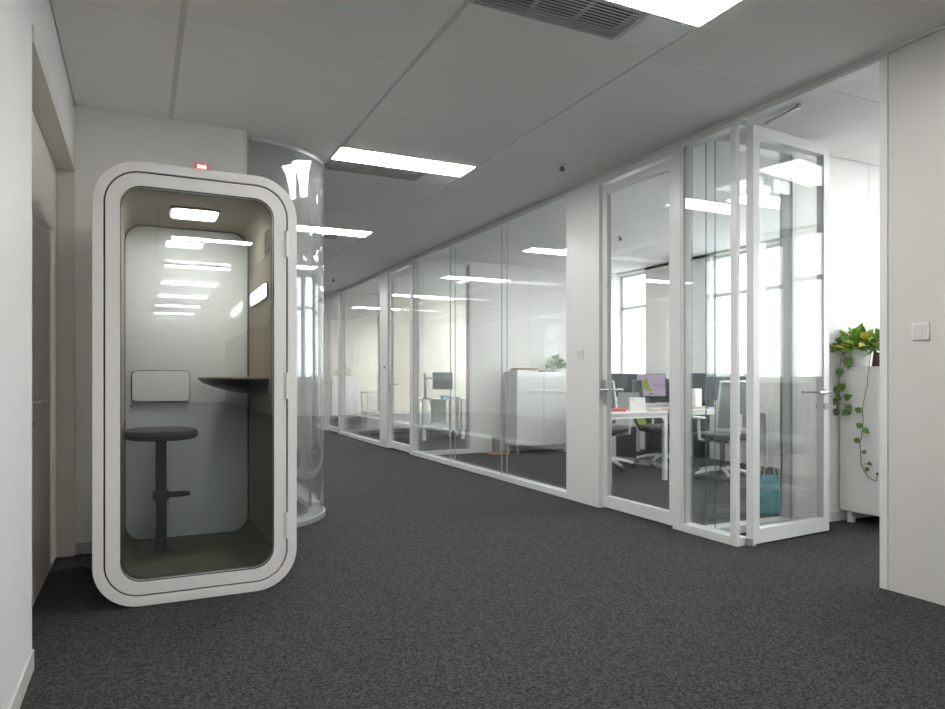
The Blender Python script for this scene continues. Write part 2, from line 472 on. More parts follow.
# ------------------------------------------------------------------ ceiling lights, vents, sprinklers
def light(cx, cy, label, group='rectangular ceiling light panels', w=1.09, d=.285, mat='panel'):
    t = thing('ceiling_light', label, 'ceiling light', (cx, cy, H-.006), group)
    MB().box(cx-w/2-.012, cx+w/2+.012, cy-d/2-.012, cy+d/2+.012, H-.004, H-.0005).build('light_frame', M['frame'], t)
    MB().box(cx-w/2, cx+w/2, cy-d/2, cy+d/2, H-.007, H-.0035).build('diffuser', M[mat], t)
    return t
lab = ['large bright ceiling light panel cut off at the top of the view',
       'bright ceiling light panel over the corridor just right of the curved glass top',
       'ceiling light panel partly hidden behind the curved glass column',
       'distant ceiling light panel seen through the curved glass',
       'second furthest corridor ceiling light panel', 'furthest corridor ceiling light panel']
for k, yy in enumerate(LY): light(1.88, yy, lab[k])
for yy in (.70, -1.68, -3.98, -6.1, -8.25, -10.3, -12.4): light(.8, yy, 'ceiling light panel mirrored as a strip in the booth glass', 'light panels mirrored in the booth glass', w=.92, d=.145, mat='panels')
light(5.2, 2.86, 'office ceiling light panel mirrored in the open glass door', 'office ceiling light panels', mat='panelb')
light(5.3, .9, 'office ceiling light panel furthest from the open door', 'office ceiling light panels', mat='panelb')
light(5.6, 4.75, 'office ceiling light panel near the partition, mirrored behind the narrow glass', 'office ceiling light panels', mat='panelc')
light(5.2, 7.52, 'added fill light panel in front of the bushy plant cabinet', 'office ceiling light panels', w=.28, d=.62, mat='panelc')  # added lamp, hidden behind the pillar, to brighten the cabinet front
for yy in (6.5, 9.5): light(-1.3, yy, 'added fill light panel in the room behind the curved glass', 'added fill light panels behind the curved glass')  # unseen lamps added to brighten the view through the curved glass
light(6.2, 11.6, 'added fill light panel in the cream office', 'office ceiling light panels', mat='filld')  # unseen fill lamps, added here and below to lighten the cream walls
light(6.2, 10.2, 'added fill light panel nearest the partition in the cream office', 'office ceiling light panels', mat='filld')
light(6.2, 16.3, 'added fill light panel in the furthest office', 'office ceiling light panels', mat='fille')  # unseen fill pair added to raise the far office's brightness
light(6.2, 14.4, 'added fill light panel nearest the partition in the furthest office', 'office ceiling light panels', mat='fille')

vlab = ['louvred ceiling vent at the top of the view', 'louvred ceiling vent behind the light panel nearest the curved glass top', 'louvred ceiling vent behind the partly hidden light panel',
        'louvred ceiling vent seen through the curved glass', 'second furthest louvred corridor ceiling vent', 'furthest louvred corridor ceiling vent']
for k, yy in enumerate(LY):
    t = thing('ceiling_vent', vlab[k], 'vent', (1.74, yy+.3, H), 'louvred ceiling vents')
    y0, y1, x0, x1 = yy+.162, yy+.438, 1.345, 2.138
    MB().box(x0, x1, y0, y1, H+.045, H+.05).build('vent_cavity', M['grille'], t)
    MB().box(x0, x0+.012, y0, y1, H-.003, H+.045).box(x1-.012, x1, y0, y1, H-.003, H+.045).box(x0+.012, x1-.012, y0, y0+.01, H-.003, H+.045).box(x0+.012, x1-.012, y1-.01, y1, H-.003, H+.045).build('vent_frame', M['slat'], t)
    s_ = MB()
    for i in range(11):
        yc = y0 + .022 + (y1-y0-.044)*i/10
        s_.box(x0+.012, x1-.012, -.0048, .0048, -.002, .002, mat=rot(loc=(0, yc, H+.002), x=R(12)))
    for i in range(4):
        xc = x0 + .04 + (x1-x0-.08)*i/3; s_.box(xc-.002, xc+.002, y0+.01, y1-.01, H-.001, H+.02)
    s_.build('vent_slats', M['slat'], t)
    a = MB(); a.box(2.15, 2.415, yy+.17, yy+.43, H-.003, H-.0005); a.build('access_panel', M['alu'], t, label='dull metal access panel')
def sprinkler(p, label):
    t = thing('sprinkler', label, 'sprinkler', (p.x, p.y, H-.05), 'ceiling sprinklers')
    MB().lathe([(.042, -.001), (.042, -.006), (.03, -.014)], (p.x, p.y, H), 20).build('rosette', M['frame'], t)
    MB().lathe([(.016, -.012), (.016, -.030), (.024, -.034), (.024, -.040), (.01, -.05)], (p.x, p.y, H), 12).build('sprinkler_head', M['mesh'], t)
sprinkler(Vector((3.03, 4.65, 0)), 'small ceiling sprinkler above the pillar, near the closed glass door')
sprinkler(Vector((2.98, 11.7, 0)), 'small far ceiling sprinkler close to the curved glass')
sprinkler(Vector((5.2, 6.7, 0)), 'sprinkler on the office ceiling seen through the closed door')

def switch(name, p0, label, w=.086, n='x', dots=False):
    t = thing(name, label, 'switch', p0)
    x, y, z = p0
    MB().box(x-.010, x, y-w/2, y+w/2, z, z+.086).build('switch_plate', M['frame'], t, .002)
    MB().box(x-.0135, x-.010, y-w/2+.010, y+w/2-.010, z+.012, z+.074).build('rocker', M['panelw'], t, .0015)
switch('light_switch', (3.5, 2.125, 1.29), 'white light switch on the wall panel at the right edge')
switch('light_switch', (3.5, 5.08, 1.265), 'white light switch on the pillar beside the closed glass door')
t = tag(MB().tube([(3.5, 10.5, 1.27), (3.488, 10.5, 1.27)], .018, 12).build('door_button', M['dark']), 'tiny round button on the far white pillar', 'button')

# ------------------------------------------------------------------ curved glass column and glass wall
wn[0] += 1
r = thing('window_%d' % wn[0], 'curved clear glass wall bulging out from behind the booth', 'window', (.9, 5.4, 0), kind='structure')
CX, CY, CR = .70, 5.70, .655
def arc(rad, n=24, a0=-90, a1=0):
    return [(CX + rad*math.cos(R(a0 + (a1-a0)*i/n)), CY + rad*math.sin(R(a0 + (a1-a0)*i/n))) for i in range(n+1)]
def curve_wall(r0, r1, z0, z1):
    o_, i_ = arc(r1), arc(r0); mb = MB(); n = len(o_)
    vs = [(p[0], p[1], z) for z in (z0, z1) for L in (o_, i_) for p in L]
    fs = []
    for k in range(n-1):
        fs += [(k, k+1, 2*n+k+1, 2*n+k), (n+k+1, n+k, 3*n+k, 3*n+k+1), (k+1, k, n+k, n+k+1), (2*n+k, 2*n+k+1, 3*n+k+1, 3*n+k)]
    fs += [(0, 2*n, 3*n, n), (n-1, 2*n-1, 4*n-1, 3*n-1)]
    return mb.add(vs, fs)
curve_wall(CR-.012, CR, .04, H-.03).build('curved_pane', M['acryl'], r)
curve_wall(CR-.105, CR-.095, .04, H-.03).build('curved_pane', M['acryl'], r)
curve_wall(CR-.115, CR+.012, 0, .04).build('bottom_channel', M['acryl'] if False else M['alu'], r, .003)
curve_wall(CR-.115, CR+.012, H-.03, H).build('top_channel', M['alu'], r)
MB().box(.642, .66, 4.955, 5.06, 0, H).build('end_post', M['frame'], r)
wn[0] += 1
r = thing('window_%d' % wn[0], 'straight glass wall running on behind the curved glass', 'window', (1.32, 10, 0), kind='structure')
MB().box(1.27, 1.38, 5.84, 20, 0, .05).box(1.27, 1.38, 5.84, 20, H-.05, H).build('window_frame', M['frame'], r)
y = 5.84
while y < 19.9:
    q = min(20, y + 2.4)
    MB().box(1.345, 1.357, y+.003, q-.003, .05, H-.05).build('pane', M['acryl'], r)
    y = q

# ------------------------------------------------------------------ phone booth
PX0, PX1, PZ0, PZ1, PY0, PY1 = -.204, .742, .003, 2.140, 3.675, 4.665
booth = thing('phone_booth', 'white rounded office phone booth with a glazed door and a red status light', 'phone booth', (.273, 4.2, 0))
def ins(d, r): return rr(PX0+d, PX1-d, PZ0+d, PZ1-d, r)
MB().ring(ins(0, .205), ins(.047, .16), PY0, PY0+.052).ring(ins(0, .205), ins(.108, .11), PY0+.052, PY1).build('shell', M['booth'], booth, .003, ang=30)
MB().ring(ins(.0465, .1605), ins(.075, .14), PY0+.016, PY0+.052).build('door_seal', M['black'], booth, ang=30)
door = MB().ring(ins(.0545, .153), ins(.117, .10), PY0, PY0+.045).build('booth_door', M['booth'], booth, .002, ang=30)
MB().ring(ins(.1165, .1005), ins(.1195, .098), PY0+.002, PY0+.014).build('glass_gasket', M['black'], door, ang=30)
g = ins(.1165, .100)
MB().prism(g, PY0+.010, PY0+.016).build('door_glass', M['bglass'], door)
MB().prism(g, PY0+.036, PY0+.042).build('door_glass', M['bglass'], door)
MB().ring(ins(.106, .112), ins(.119, .10), PY0+.054, PY1-.06).build('felt_lining', M['felt'], booth, ang=30)
MB().ring(ins(.119, .10), ins(.124, .096), PY1-.075, PY1-.03).build('rear_gasket', M['black'], booth, ang=30)
MB().prism(ins(.121, .097), PY1-.055, PY1-.045).build('rear_glass', M['frost'], booth)
MB().box(PX0+.20, PX1-.20, PY0+.056, PY1-.08, PZ0+.119, PZ0+.124).build('booth_carpet', M['boothcarpet'], booth)
fl = rr(PX0+.119, PX1-.119, PZ0+.119, PZ0+.4, .1)
low = [p for p in fl if p[1] < PZ0+.1195+.1]
lo2 = [(p[0] + (-.006 if p[0] > .27 else .006), p[1] + .007) for p in low]
cm = MB(); n = len(low)
MBv = [(p[0], y, p[1]) for y in (PY0+.0545, PY1-.078) for L in (low, lo2) for p in L]; fs = []
for k in range(n-1): fs += [(k, k+1, n+k+1, n+k), (2*n+k+1, 2*n+k, 3*n+k, 3*n+k+1), (n+k, n+k+1, 3*n+k+1, 3*n+k), (k+1, k, 2*n+k, 2*n+k+1)]
cm.add(MBv, fs).build('carpet_lining', M['boothcarpet'], booth)
for zc in (1.80, 1.06, .33):
    MB().box(PX1-.066, PX1-.044, PY0-.008, PY0+.01, zc-.07, zc+.07).tube([(PX1-.055, PY0-.010, zc-.068), (PX1-.055, PY0-.010, zc+.068)], .007, 10).build('hinge', M['booth'], booth, .002)
for x in (PX0+.25, PX1-.25):
    for yy in (PY0+.15, PY1-.15):
        MB().lathe([(.03, 0), (.03, .008), (.015, .009), (.015, .02)], (x, yy, 0), 12).build('levelling_foot', M['dark'], booth) if False else None
# ceiling lamp
lz = PZ1 - .119
t = MB().prism(rr(.142, .40, 4.005, 4.262, .04), lz-.012, lz, 'z').build('ceiling_lamp', M['felt'], booth)
MB().prism(rr(.156, .386, 4.019, 4.248, .032), lz-.016, lz-.0121, 'z').build('lamp_diffuser', M['boothlamp'], t)
# wall lamp
wx = PX1 - .119
t = MB().prism(rr(3.83, 4.43, 1.53, 1.625, .03), wx-.010, wx, 'x').build('wall_lamp', M['felt'], booth)
MB().prism(rr(3.845, 4.415, 1.542, 1.613, .024), wx-.014, wx-.0101, 'x').build('lamp_diffuser', M['walllamp'], t)
sm = MB()
sm.box(wx-.0008, wx+.001, 3.775, 3.95, 1.775, 1.905, 1)
for i in range(3):
    for k in range(4):
        sm.tube([(wx-.004, 3.80+.062*i, 1.792+.032*k), (wx+.001, 3.80+.062*i, 1.792+.032*k)], .013, 10)
sm.build('air_vent', [M['black'], M['felt']], booth)
MB().box(wx-.0012, wx+.001, PY0+.1, PY1-.08, 1.764, 1.770).build('panel_seam', M['black'], booth)
# tabletop
tp = []
for i in range(17):
    a = R(90 + 180*i/16); tp.append((.49 + .195*math.cos(a), 4.19 + .37*math.sin(a)))
poly = [(wx, 3.82)] + [(wx, 4.56)] + tp
top = MB().prism(poly, 1.094, 1.104, 'z').build('table_top', M['wood'], booth)
und = MB(); prev = None
lev = [(1.0, 1.094), (.93, 1.072), (.72, 1.045), (.45, 1.02), (.15, 1.008)]
vs = []
for s_, z in lev:
    for x, yy in poly: vs.append((wx - (wx-x)*s_, 4.19 + (yy-4.19)*(.7+.3*s_), z))
n = len(poly); fs = []
for i in range(len(lev)-1):
    for k in range(n): fs.append((i*n+k, i*n+(k+1) % n, (i+1)*n+(k+1) % n, (i+1)*n+k))
fs += [tuple(range(n)), tuple(range((len(lev)-1)*n, len(lev)*n))[::-1]]
und.add(vs, fs).build('table_underside', pbr('gloss_black', (.010, .010, .012), .3), booth)
# white panel on the rear glass
a = at(132, 371, Y=PY1-.075); b2 = at(189.5, 401, Y=PY1-.075)
cp = MB().prism(rr(a.x, b2.x, b2.z, a.z, .03), PY1-.078, PY1-.060).build('control_panel', M['white'], booth, .002)
MB().prism(rr(a.x-.005, b2.x+.005, b2.z-.005, a.z+.005, .034), PY1-.060, PY1-.0555).build('panel_gasket', M['black'], cp)
# status light
a = at(201.5, 166, Y=3.70)
t = MB().box(a.x-.031, a.x+.031, 3.69, 3.74, PZ1-.001, PZ1+.030).build('status_light', M['redled'], booth, .004, label='small glowing red status light')
MB().box(a.x-.022, a.x+.022, 3.6885, 3.6895, PZ1+.007, PZ1+.023).build('light_core', M['whiteled'], t)

# stool
SX, SY = .105, 4.27
zf = PZ0+.126
st = thing('bar_stool', 'charcoal round bar stool on a single black post inside the phone booth', 'stool', (SX, SY, zf))
MB().lathe([(.0, .756), (.165, .756), (.188, .765), (.196, .785), (.188, .806), (.165, .816), (0, .816)][1:-1], (SX, SY, 0), 40).build('seat', M['stool'], st)
MB().box(SX-.028, SX+.028, SY-.028, SY+.028, zf, .756).build('post', M['black'], st, .004)
MB().box(SX-.055, SX+.055, SY-.055, SY+.055, zf, zf+.004).build('base_plate', M['black'], st)
fr = [(SX+.02, SY-.045, .44)] + [(SX+.10+.045*math.cos(R(a)), SY+.045*math.sin(R(a)), .44) for a in range(-90, 91, 20)] + [(SX+.02, SY+.045, .44)]
fm = MB(); fm.tube([(SX-.034, SY-.045, .44)] + fr + [(SX-.034, SY+.045, .44), (SX-.034, SY-.045, .44)], .011, 8)
fm.box(SX-.04, SX+.04, SY-.04, SY+.04, .415, .465); fm.build('footrest', M['black'], st, .003)
tag(MB().tube([(PX0+.02, 4.55, .008), (-.25, 4.5, .008), (-.30, 4.62, .008), (-.28, 4.8, .008), (-.33, 4.9, .008)], .006, 6).build('power_cable', M['black']), 'black cable on the carpet between the phone booth and back wall', 'cable')

# ------------------------------------------------------------------ plants
def rnd_dir(rg, up=.3):
    a = rg.uniform(0, 2*math.pi); z = rg.uniform(-.4, 1); s_ = math.sqrt(max(0, 1-z*z))
    return Vector((math.cos(a)*s_, math.sin(a)*s_, z + up)).normalized()
def bush(parent, c, rad, n, L, seed, mats, name='foliage', flat=.7):
    rg = random.Random(seed); mb = MB(); c = Vector(c)
    for i in range(n):
        d = rnd_dir(rg); p = c + Vector((d.x*rad*rg.uniform(.3, 1), d.y*rad*rg.uniform(.3, 1), abs(d.z)*rad*flat*rg.uniform(.2, 1)))
        d2 = (d + Vector((rg.uniform(-.6, .6), rg.uniform(-.6, .6), rg.uniform(-.6, .3)))).normalized()
        mb.leaf(p, d2, Vector((0, 0, 1)) + Vector((rg.uniform(-.7, .7), rg.uniform(-.9, .2), 0)), L*rg.uniform(.7, 1.2), mi=1 if rg.random() < .16 else 0)
        if i % 3 == 0: mb.tube([c - Vector((0, 0, .03)), c + (p-c)*.5 + Vector((0, 0, .02)), p], .002, 4)
    return mb.build(name, mats, parent)

# office credenza with the trailing pothos (open doorway)
cb = thing('cabinet', 'white waist-high cabinet with trailing plant seen through the open doorway', 'cabinet', (5.4, 3.36, 0))
MB().box(4.85, 6.4, 3.14, 3.56, .09, 1.165).build('cabinet_body', M['white'], cb, .002)
MB().box(4.84, 6.41, 3.12, 3.565, 1.165, 1.185).build('cabinet_top', M['white'], cb, .002)
for x in (5.24, 5.63, 6.02): MB().box(x-.385, x-.005, 3.122, 3.14, .1, 1.155).build('cabinet_door', M['white'], cb, .001)
for x in (4.90, 5.62, 6.34):
    for yy in (3.18, 3.50): MB().box(x-.02, x+.02, yy-.02, yy+.02, 0, .09).build('foot', M['frame'], cb)
pz = 1.185
pw = thing('potted_pothos', 'pothos with long trailing vines in a white pot on the white cabinet', 'plant', (4.95, 3.453, pz))
MB().lathe([(.062, 0), (.07, .01), (.082, .12), (.085, .13), (.078, .13), (.07, .115)], (4.95, 3.453, pz), 28).build('pot', M['white'], pw)
MB().lathe([(.075, .10), (.07, .116)], (4.95, 3.453, pz), 20).build('soil', M['soil'], pw)
bush(pw, (4.93, 3.46, pz+.125), .20, 120, .085, 5, [M['leaf'], M['leafy']])
rg = random.Random(9)
XV = 4.815
def vine(pix, leaves, nm, L):
    mb = MB(); pts = [at(u, v, X=XV) for u, v in pix]
    sm_ = [pts[0]]
    for i in range(len(pts)-1):
        for k in range(1, 4):
            t_ = k/3; q = pts[i].lerp(pts[i+1], t_); q.x += .003*math.sin(7*(i+t_)); sm_.append(q)
    mb.tube(sm_, .0028, 6)
    for u, v, du, dv, s_ in leaves:
        p = at(u, v, X=XV-.012); q = at(u+du, v+dv, X=XV-.012)
        near = min(sm_, key=lambda w: (w-p).length)
        mb.tube([near, p], .0014, 4)
        mb.leaf(p, q-p, (-1, -.5, .15), L*s_, .95, 1, .12)
    return mb.build(nm, [M['stem'], M['leafd']], pw)
vine([(858, 348), (850, 346), (844, 350), (840, 364), (838.6, 383), (837, 398), (836.5, 411.5)],
     [(848, 358, .5, 12, 1.15), (840, 369, 0, 10, .9), (842, 384, .5, 9, .85), (838, 387, -4, 8, .8), (836, 396, 6, 4, .7), (845, 398, 8, -3, .85), (837, 401, -9, 3, .8), (843, 412, 8, 2, .9), (838, 411, -8, 4, .85), (848, 405, 2, 9, .8)], 'trailing_vine', .075)
vine([(869, 346), (871, 352), (868.7, 369), (867, 386), (862.8, 404.8), (862.8, 428.5), (860, 443), (861, 465), (867.7, 477), (875.8, 481), (878, 474)],
     [(861, 411, -8, -3, .8), (861.5, 427, -8, -5, .75), (864, 429, 6, 5, .75), (859.5, 441, -8, -2, .75), (863, 453, 5, -4, .5), (868, 463, 6, 3, .5), (869, 469, -6, 1, .55), (877, 475, 1, -5, .35)], 'trailing_vine', .07)
pb = thing('potted_plant', 'leafy plant in a brown pot half hidden by the doorway edge', 'plant', (5.05, 3.19, pz))
px, py = 5.13, 3.455
pb.location = (px, py, pz)
MB().lathe([(.05, 0), (.055, .01), (.066, .10), (.066, .11), (.058, .11)], (px, py, pz), 24).build('pot', M['potb'], pb)
bush(pb, (px, py-.06, pz+.125), .18, 70, .085, 11, [M['leaf'], M['leafy']])

# ------------------------------------------------------------------ furniture in the offices
def cabinet(x0, x1, y0, y1, z0, z1, label, doors=2, leg=True, bar=None):
    t = thing('cabinet', label, 'cabinet', ((x0+x1)/2, (y0+y1)/2, 0))
    MB().box(x0, x1, y0+.018, y1, z0, z1).build('cabinet_body', M['white'], t, .002)
    w = (x1-x0)/doors
    for i in range(doors):
        d = MB().box(x0+i*w+.002, x0+(i+1)*w-.002, y0, y0+.017, z0+.003, z1-.02).build('cabinet_door', M['white'], t, .001)
    if bar: 
        for a, c in bar:
            MB().box(a, c, y0-.02, y0-.008, .905, .925).box(a+.02, a+.03, y0-.01, y0, .908, .922).box(c-.03, c-.02, y0-.01, y0, .908, .922).build('cabinet_handle', M['alu'], t)
    for x in (x0+.05, x1-.05):
        for yy in (y0+.06, y1-.05): MB().tube([(x, yy, 0), (x, yy, z0)], .018, 10).build('foot', M['alu'], t)
    return t
cabinet(4.88, 5.78, 8.66, 9.06, .12, 1.19, 'white two-door cabinet on metal feet holding papers and a bushy plant', bar=[(5.03, 5.315), (5.325, 5.60)])
def bookpile(items, x, y, z, base):
    for i, (dx, w, d, h, ro, mat, nm, lb) in enumerate(items):
        o = MB().box(-w/2, w/2, -d/2, d/2, 0, h).build(nm, M[mat], None, .001)
        o.location = (x+dx, y, z); o.rotation_euler.z = R(ro); z += h + .0005
        tag(o, lb, 'magazine' if nm == 'magazine' else 'folder', base)
bookpile([(0, .36, .26, .025, 4, 'paper', 'magazine', 'thick pale magazine at the bottom of the pile on the white cabinet'),
          (-.01, .30, .24, .018, -6, 'kraft', 'magazine', 'brownish magazine in the middle of the pile on the white cabinet'),
          (.03, .33, .25, .014, 9, 'kraft', 'folder', 'brownish folder on top of the pile on the white cabinet')], 5.10, 8.86, 1.19, 'papers on the white cabinet')
o = MB().box(-.11, .11, -.1, .1, 0, .02).build('folder', M['dark'], None, .001); o.location = (5.42, 8.82, 1.19); tag(o, 'dark folder lying beside the bushy plant on the white cabinet', 'folder')
pl = thing('potted_plant', 'bushy green plant on the white cabinet behind the wide glass', 'plant', (5.66, 8.86, 1.19))
MB().lathe([(.055, 0), (.06, .005), (.072, .09), (.066, .09)], (5.66, 8.86, 1.19), 20).build('pot', M['white'], pl)
bush(pl, (5.66, 8.86, 1.27), .17, 150, .055, 21, [M['leaf'], M['leafd']], flat=1.1)
o = bx('floor_board', M['orange'], 4.55, 5.0-.15, 8.80, 9.0, 0, .015); tag(o, 'small orange board on the carpet beside the white cabinet', 'board')
o = bx('document_stand', M['mesh'], 4.62, 4.70, 8.85, 8.95, .0155, .24, bevel=.003); tag(o, 'grey upright box standing on the orange board', 'box')

def desk(x0, x1, y0, y1, label, zt=.74, modesty=None, leg='frame', rear=0):
    t = thing('desk', label, 'desk', ((x0+x1)/2, (y0+y1)/2, 0))
    MB().box(x0, x1, y0, y1, zt-.025, zt).build('desktop', M['deskw'], t, .003)
    for xx in (x0+.02, x1-.06) if leg == 'y' else ():
        MB().box(xx-.01, xx+.05, y0+.02, y0+.08, 0, zt-.025).build('leg', M['frame'], t)
        MB().box(xx, xx+.04, y1-.06, y1-.02, 0, zt-.025).build('leg', M['frame'], t)
    if leg == 'frame':
        MB().box(x0+rear, x0+rear+.05, y1-.05, y1-.01, 0, zt-.026).build('leg', M['frame'], t)
        for xx in (x0+.01, x1-.05): MB().box(xx, xx+.04, y0+.05, y1-.05, zt-.065, zt-.026).build('side_beam', M['frame'], t)
        for yy in (y0+.01,):
            fo = [(x0+.0, 0), (x0, zt-.026), (x1, zt-.026), (x1, 0), (x1-.042, 0), (x1-.042, zt-.10), (x1-.065, zt-.072), (x1-.09, zt-.065), (x0+.09, zt-.065), (x0+.065, zt-.072), (x0+.05, zt-.10), (x0+.05, 0)]
            MB().prism(fo, yy, yy+.04).build('leg_frame', M['frame'], t)
    if modesty: MB().box(*modesty).build('modesty_panel', M['deskw'], t)
    return t
desk(4.33, 5.12, 5.78, 6.3, 'white desk with a rounded leg frame behind the closed glass door')
desk(5.50, 6.95, 6.05, 6.58, 'white desk covered in papers behind the narrow glass panel', rear=1.36)
desk(5.78, 6.95, 7.60, 8.25, 'white desk carrying the lilac screen with the banana picture', rear=.9)

def monitor(x, y, z, ro, label, w=.52, h=.31, scr='dark', tilt=0, stand=True):
    t = thing('monitor', label, 'monitor', (0, 0, 0))
    b0 = .09
    MB().box(-w/2, w/2, -.012, .012, b0, b0+h).build('screen_housing', M['dark'], t, .003)
    MB().box(-w/2+.008, w/2-.008, -.0135, -.0121, b0+.014, b0+h-.008).build('screen', M[scr] if scr != 'dark' else pbr('screen_glass', (.03, .035, .045), .12), t)
    if stand:
        MB().box(-.025, .025, .012, .03, .01, b0+h*.6).build('stand_neck', M['dark'], t)
        MB().box(-.11, .11, -.06, .1, 0, .01).build('stand_base', M['dark'], t, .002)
    t.location = (x, y, z); t.rotation_euler.z = R(ro)
    return t
mb_ = monitor(6.56, 7.83, .74, -40, 'monitor showing a green banana on a lilac background', .50, .33, 'lilac')
# banana picture and its lettering
bp_ = [(-.02, .355), (-.065, .32), (-.09, .275), (-.082, .225), (-.045, .187), (.02, .172), (.07, .176), (.072, .19), (.045, .203), (.022, .24), (.01, .29), (-.003, .33), (-.008, .357)]
MB().prism(bp_, -.0142, -.0137).build('banana_picture', M['banana'], mb_, local=True)
MB().box(.02, .075, -.0142, -.0137, .125, .140).build('caption_bar', M['dark'], mb_, local=True)
lt = MB(); x = .08
Z0, HT, WD, TK = .235, .042, .024, .006
lt.box(x+WD/2-TK/2, x+WD/2+TK/2, -.0142, -.0137, Z0, Z0+HT*.5)
for s_ in (-1, 1): lt.box(-TK/2, TK/2, -.0142, -.0137, 0, HT*.56, mat=Matrix.Translation((x+WD/2, 0, Z0+HT*.46)) @ Matrix.Rotation(R(24*s_), 4, 'Y'))
for k_ in range(3):
    x += .042
    lt.box(x, x+TK, -.0142, -.0137, Z0, Z0+HT)
    for q in (0, .43, .86): lt.box(x+TK, x+WD, -.0142, -.0137, Z0+HT*q, Z0+HT*q+TK)
lt.build('screen_text', M['inkt'], mb_, local=True)
monitor(6.25, 8.02, .74, -38, 'dark monitor standing left of the banana screen', .42, .335)
monitor(6.38, 6.42, .74, -42, 'black screen monitor left of two on the cluttered desk', .50, .33)
monitor(6.78, 6.40, .74, -42, 'black screen monitor right of two on the cluttered desk', .34, .33)
# desktop items
c_ = thing('desk_calendar', 'white tent desk calendar with a pink mark', 'calendar', (0, 0, 0))
MB().prism([(-.05, 0), (.05, 0), (.006, .15), (-.006, .15)], -.085, .085, 'x').build('calendar_card', M['paper'], c_)
MB().box(-.07, -.04, -.0165, -.0075, .115, .135, mat=None).build('pink_mark', M['pink'], c_)
p_ = at(637, 409, Y=5.95); c_.location = (p_.x, 5.95, .74); c_.rotation_euler.z = R(-25)
o = bx('pen_case', M['red'], -.11, .11, -.03, .03, 0, .035, bevel=.006); p_ = at(616, 408, Y=6.0); o.location = (p_.x, 6.0, .74); o.rotation_euler.z = R(-20); tag(o, 'red pen case on the desk behind the door handle', 'case')
o = bx('tablet', M['mesh'], -.12, .12, -.005, .005, 0, .2, bevel=.004); p_ = at(629, 400, Y=6.2); o.location = (p_.x, 6.2, .742); o.rotation_euler = (R(-12), 0, R(-30)); tag(o, 'grey tablet leaning upright behind the tent calendar', 'tablet')
o = bx('paper_sheet', M['kraft'], -.13, .13, -.08, .08, 0, .012, bevel=.002); p_ = at(656.5, 409, Y=5.90); o.location = (p_.x, 5.92, .74); o.rotation_euler.z = R(20); tag(o, 'tan stack of paper right of the tent calendar', 'paper')
rg = random.Random(4)
tints = [('paper', 'white'), ('paper', 'pale'), ('kraft', 'tan'), ('pink', 'pink'), ('blue', 'blue'), ('dark', 'black'), ('paper', 'cream')]
k = 0
for ix in range(6):
    for iy in range(2 if ix < 2 else 1):
        mt, nm = tints[(ix*2+iy*3) % 7]; h = rg.uniform(.01, .03)
        w = rg.uniform(.07, .11); o = bx('paper_stack', M[mt], -w, w, -.06, .06, 0, h, bevel=.002)
        o.location = (5.61 + ix*.235, 6.14 + iy*.19 - (.0 if iy == 0 else .02), .74); o.rotation_euler.z = R(rg.uniform(-8, 8))
        tag(o, '%s stack of papers on the cluttered desk behind the narrow glass, %s row' % (nm, 'front' if iy == 0 else 'rear'), 'paper', 'papers on the cluttered desk')
o = bx('computer_tower', M['dark'], 6.05, 6.25, 7.7, 8.12, 0, .42, bevel=.004); tag(o, 'black computer tower on the floor under the desk with the lilac screen', 'computer')
o = bx('filing_box', M['white'], 6.06, 6.16, 6.36, 6.5, .74, .97, bevel=.004); tag(o, 'white upright file box left of the black screens on the cluttered desk', 'box')

# office chairs
def chair(label, frame='chairw', seat='seatd', back='mesh', group=None):
    t = thing('office_chair', label, 'chair', (0, 0, 0), group)
    for i in range(5):
        a = R(90 + 72*i + 18); dx, dy = math.cos(a), math.sin(a)
        MB().tube([(.03*dx, .03*dy, .115), (.16*dx, .16*dy, .105), (.31*dx, .31*dy, .07)], .024, 8, r2=.016).build('base_leg', M[frame], t)
        MB().tube([(.31*dx-.022*dy, .31*dy+.022*dx, .03), (.31*dx+.022*dy, .31*dy-.022*dx, .03)], .03, 14).build('caster', M['dark'], t)
    MB().lathe([(.04, .09), (.04, .14), (.026, .15), (.026, .40)], (0, 0, 0), 14).build('gas_column', M['dark'], t)
    MB().box(-.1, .1, -.14, .12, .40, .44).build('tilt_mechanism', M['dark'], t, .01)
    MB().prism(rr(-.25, .25, -.24, .25, .09, 5), .44, .50, 'z').build('seat', M[seat], t, .02, 3)
    prof = []
    for i in range(11):
        s_ = i/10; z = .56 + .50*s_; y = -.27 - .05*math.sin(math.pi*s_) - .09*s_*s_; prof.append((y, z))
    vs = []; n = 9
    for y, z in prof:
        w = .205 + .02*math.sin(math.pi*(z-.56)/.5)
        for k in range(n):
            q = k/(n-1)*2-1; vs.append((w*q, y + .045*q*q, z))
    k0 = len(vs); vs += [(x, y-.006, z) for x, y, z in vs]
    fs = []
    for i in range(10):
        for k in range(n-1):
            a = i*n+k; fs += [(a, a+1, a+n+1, a+n), (k0+a+1, k0+a, k0+a+n, k0+a+n+1)]
    MB().add(vs, fs).build('back_mesh', M[back], t)
    loop = [Vector(vs[i*n]) for i in range(11)] + [Vector(vs[10*n+k]) for k in range(1, n)] + [Vector(vs[i*n+n-1]) for i in range(9, -1, -1)] + [Vector(vs[k]) for k in range(n-2, -1, -1)]
    MB().tube(loop, .014, 8).tube([(0, -.1, .42), (0, -.27, .44), (0, -.34, .56), (0, -.335, .72)], .022, 8).build('back_frame', M[frame], t)
    for s_ in (-1, 1):
        ar = MB().tube([(s_*.12, -.02, .42), (s_*.29, -.03, .44), (s_*.30, -.03, .66)], .016, 8).build('armrest', M[frame], t)
        MB().box(s_*.30-.04, s_*.30+.04, -.14, .12, .66, .685).build('arm_pad', M['chairw' if frame == 'chairw' else 'dark'], ar, .01)
    return t
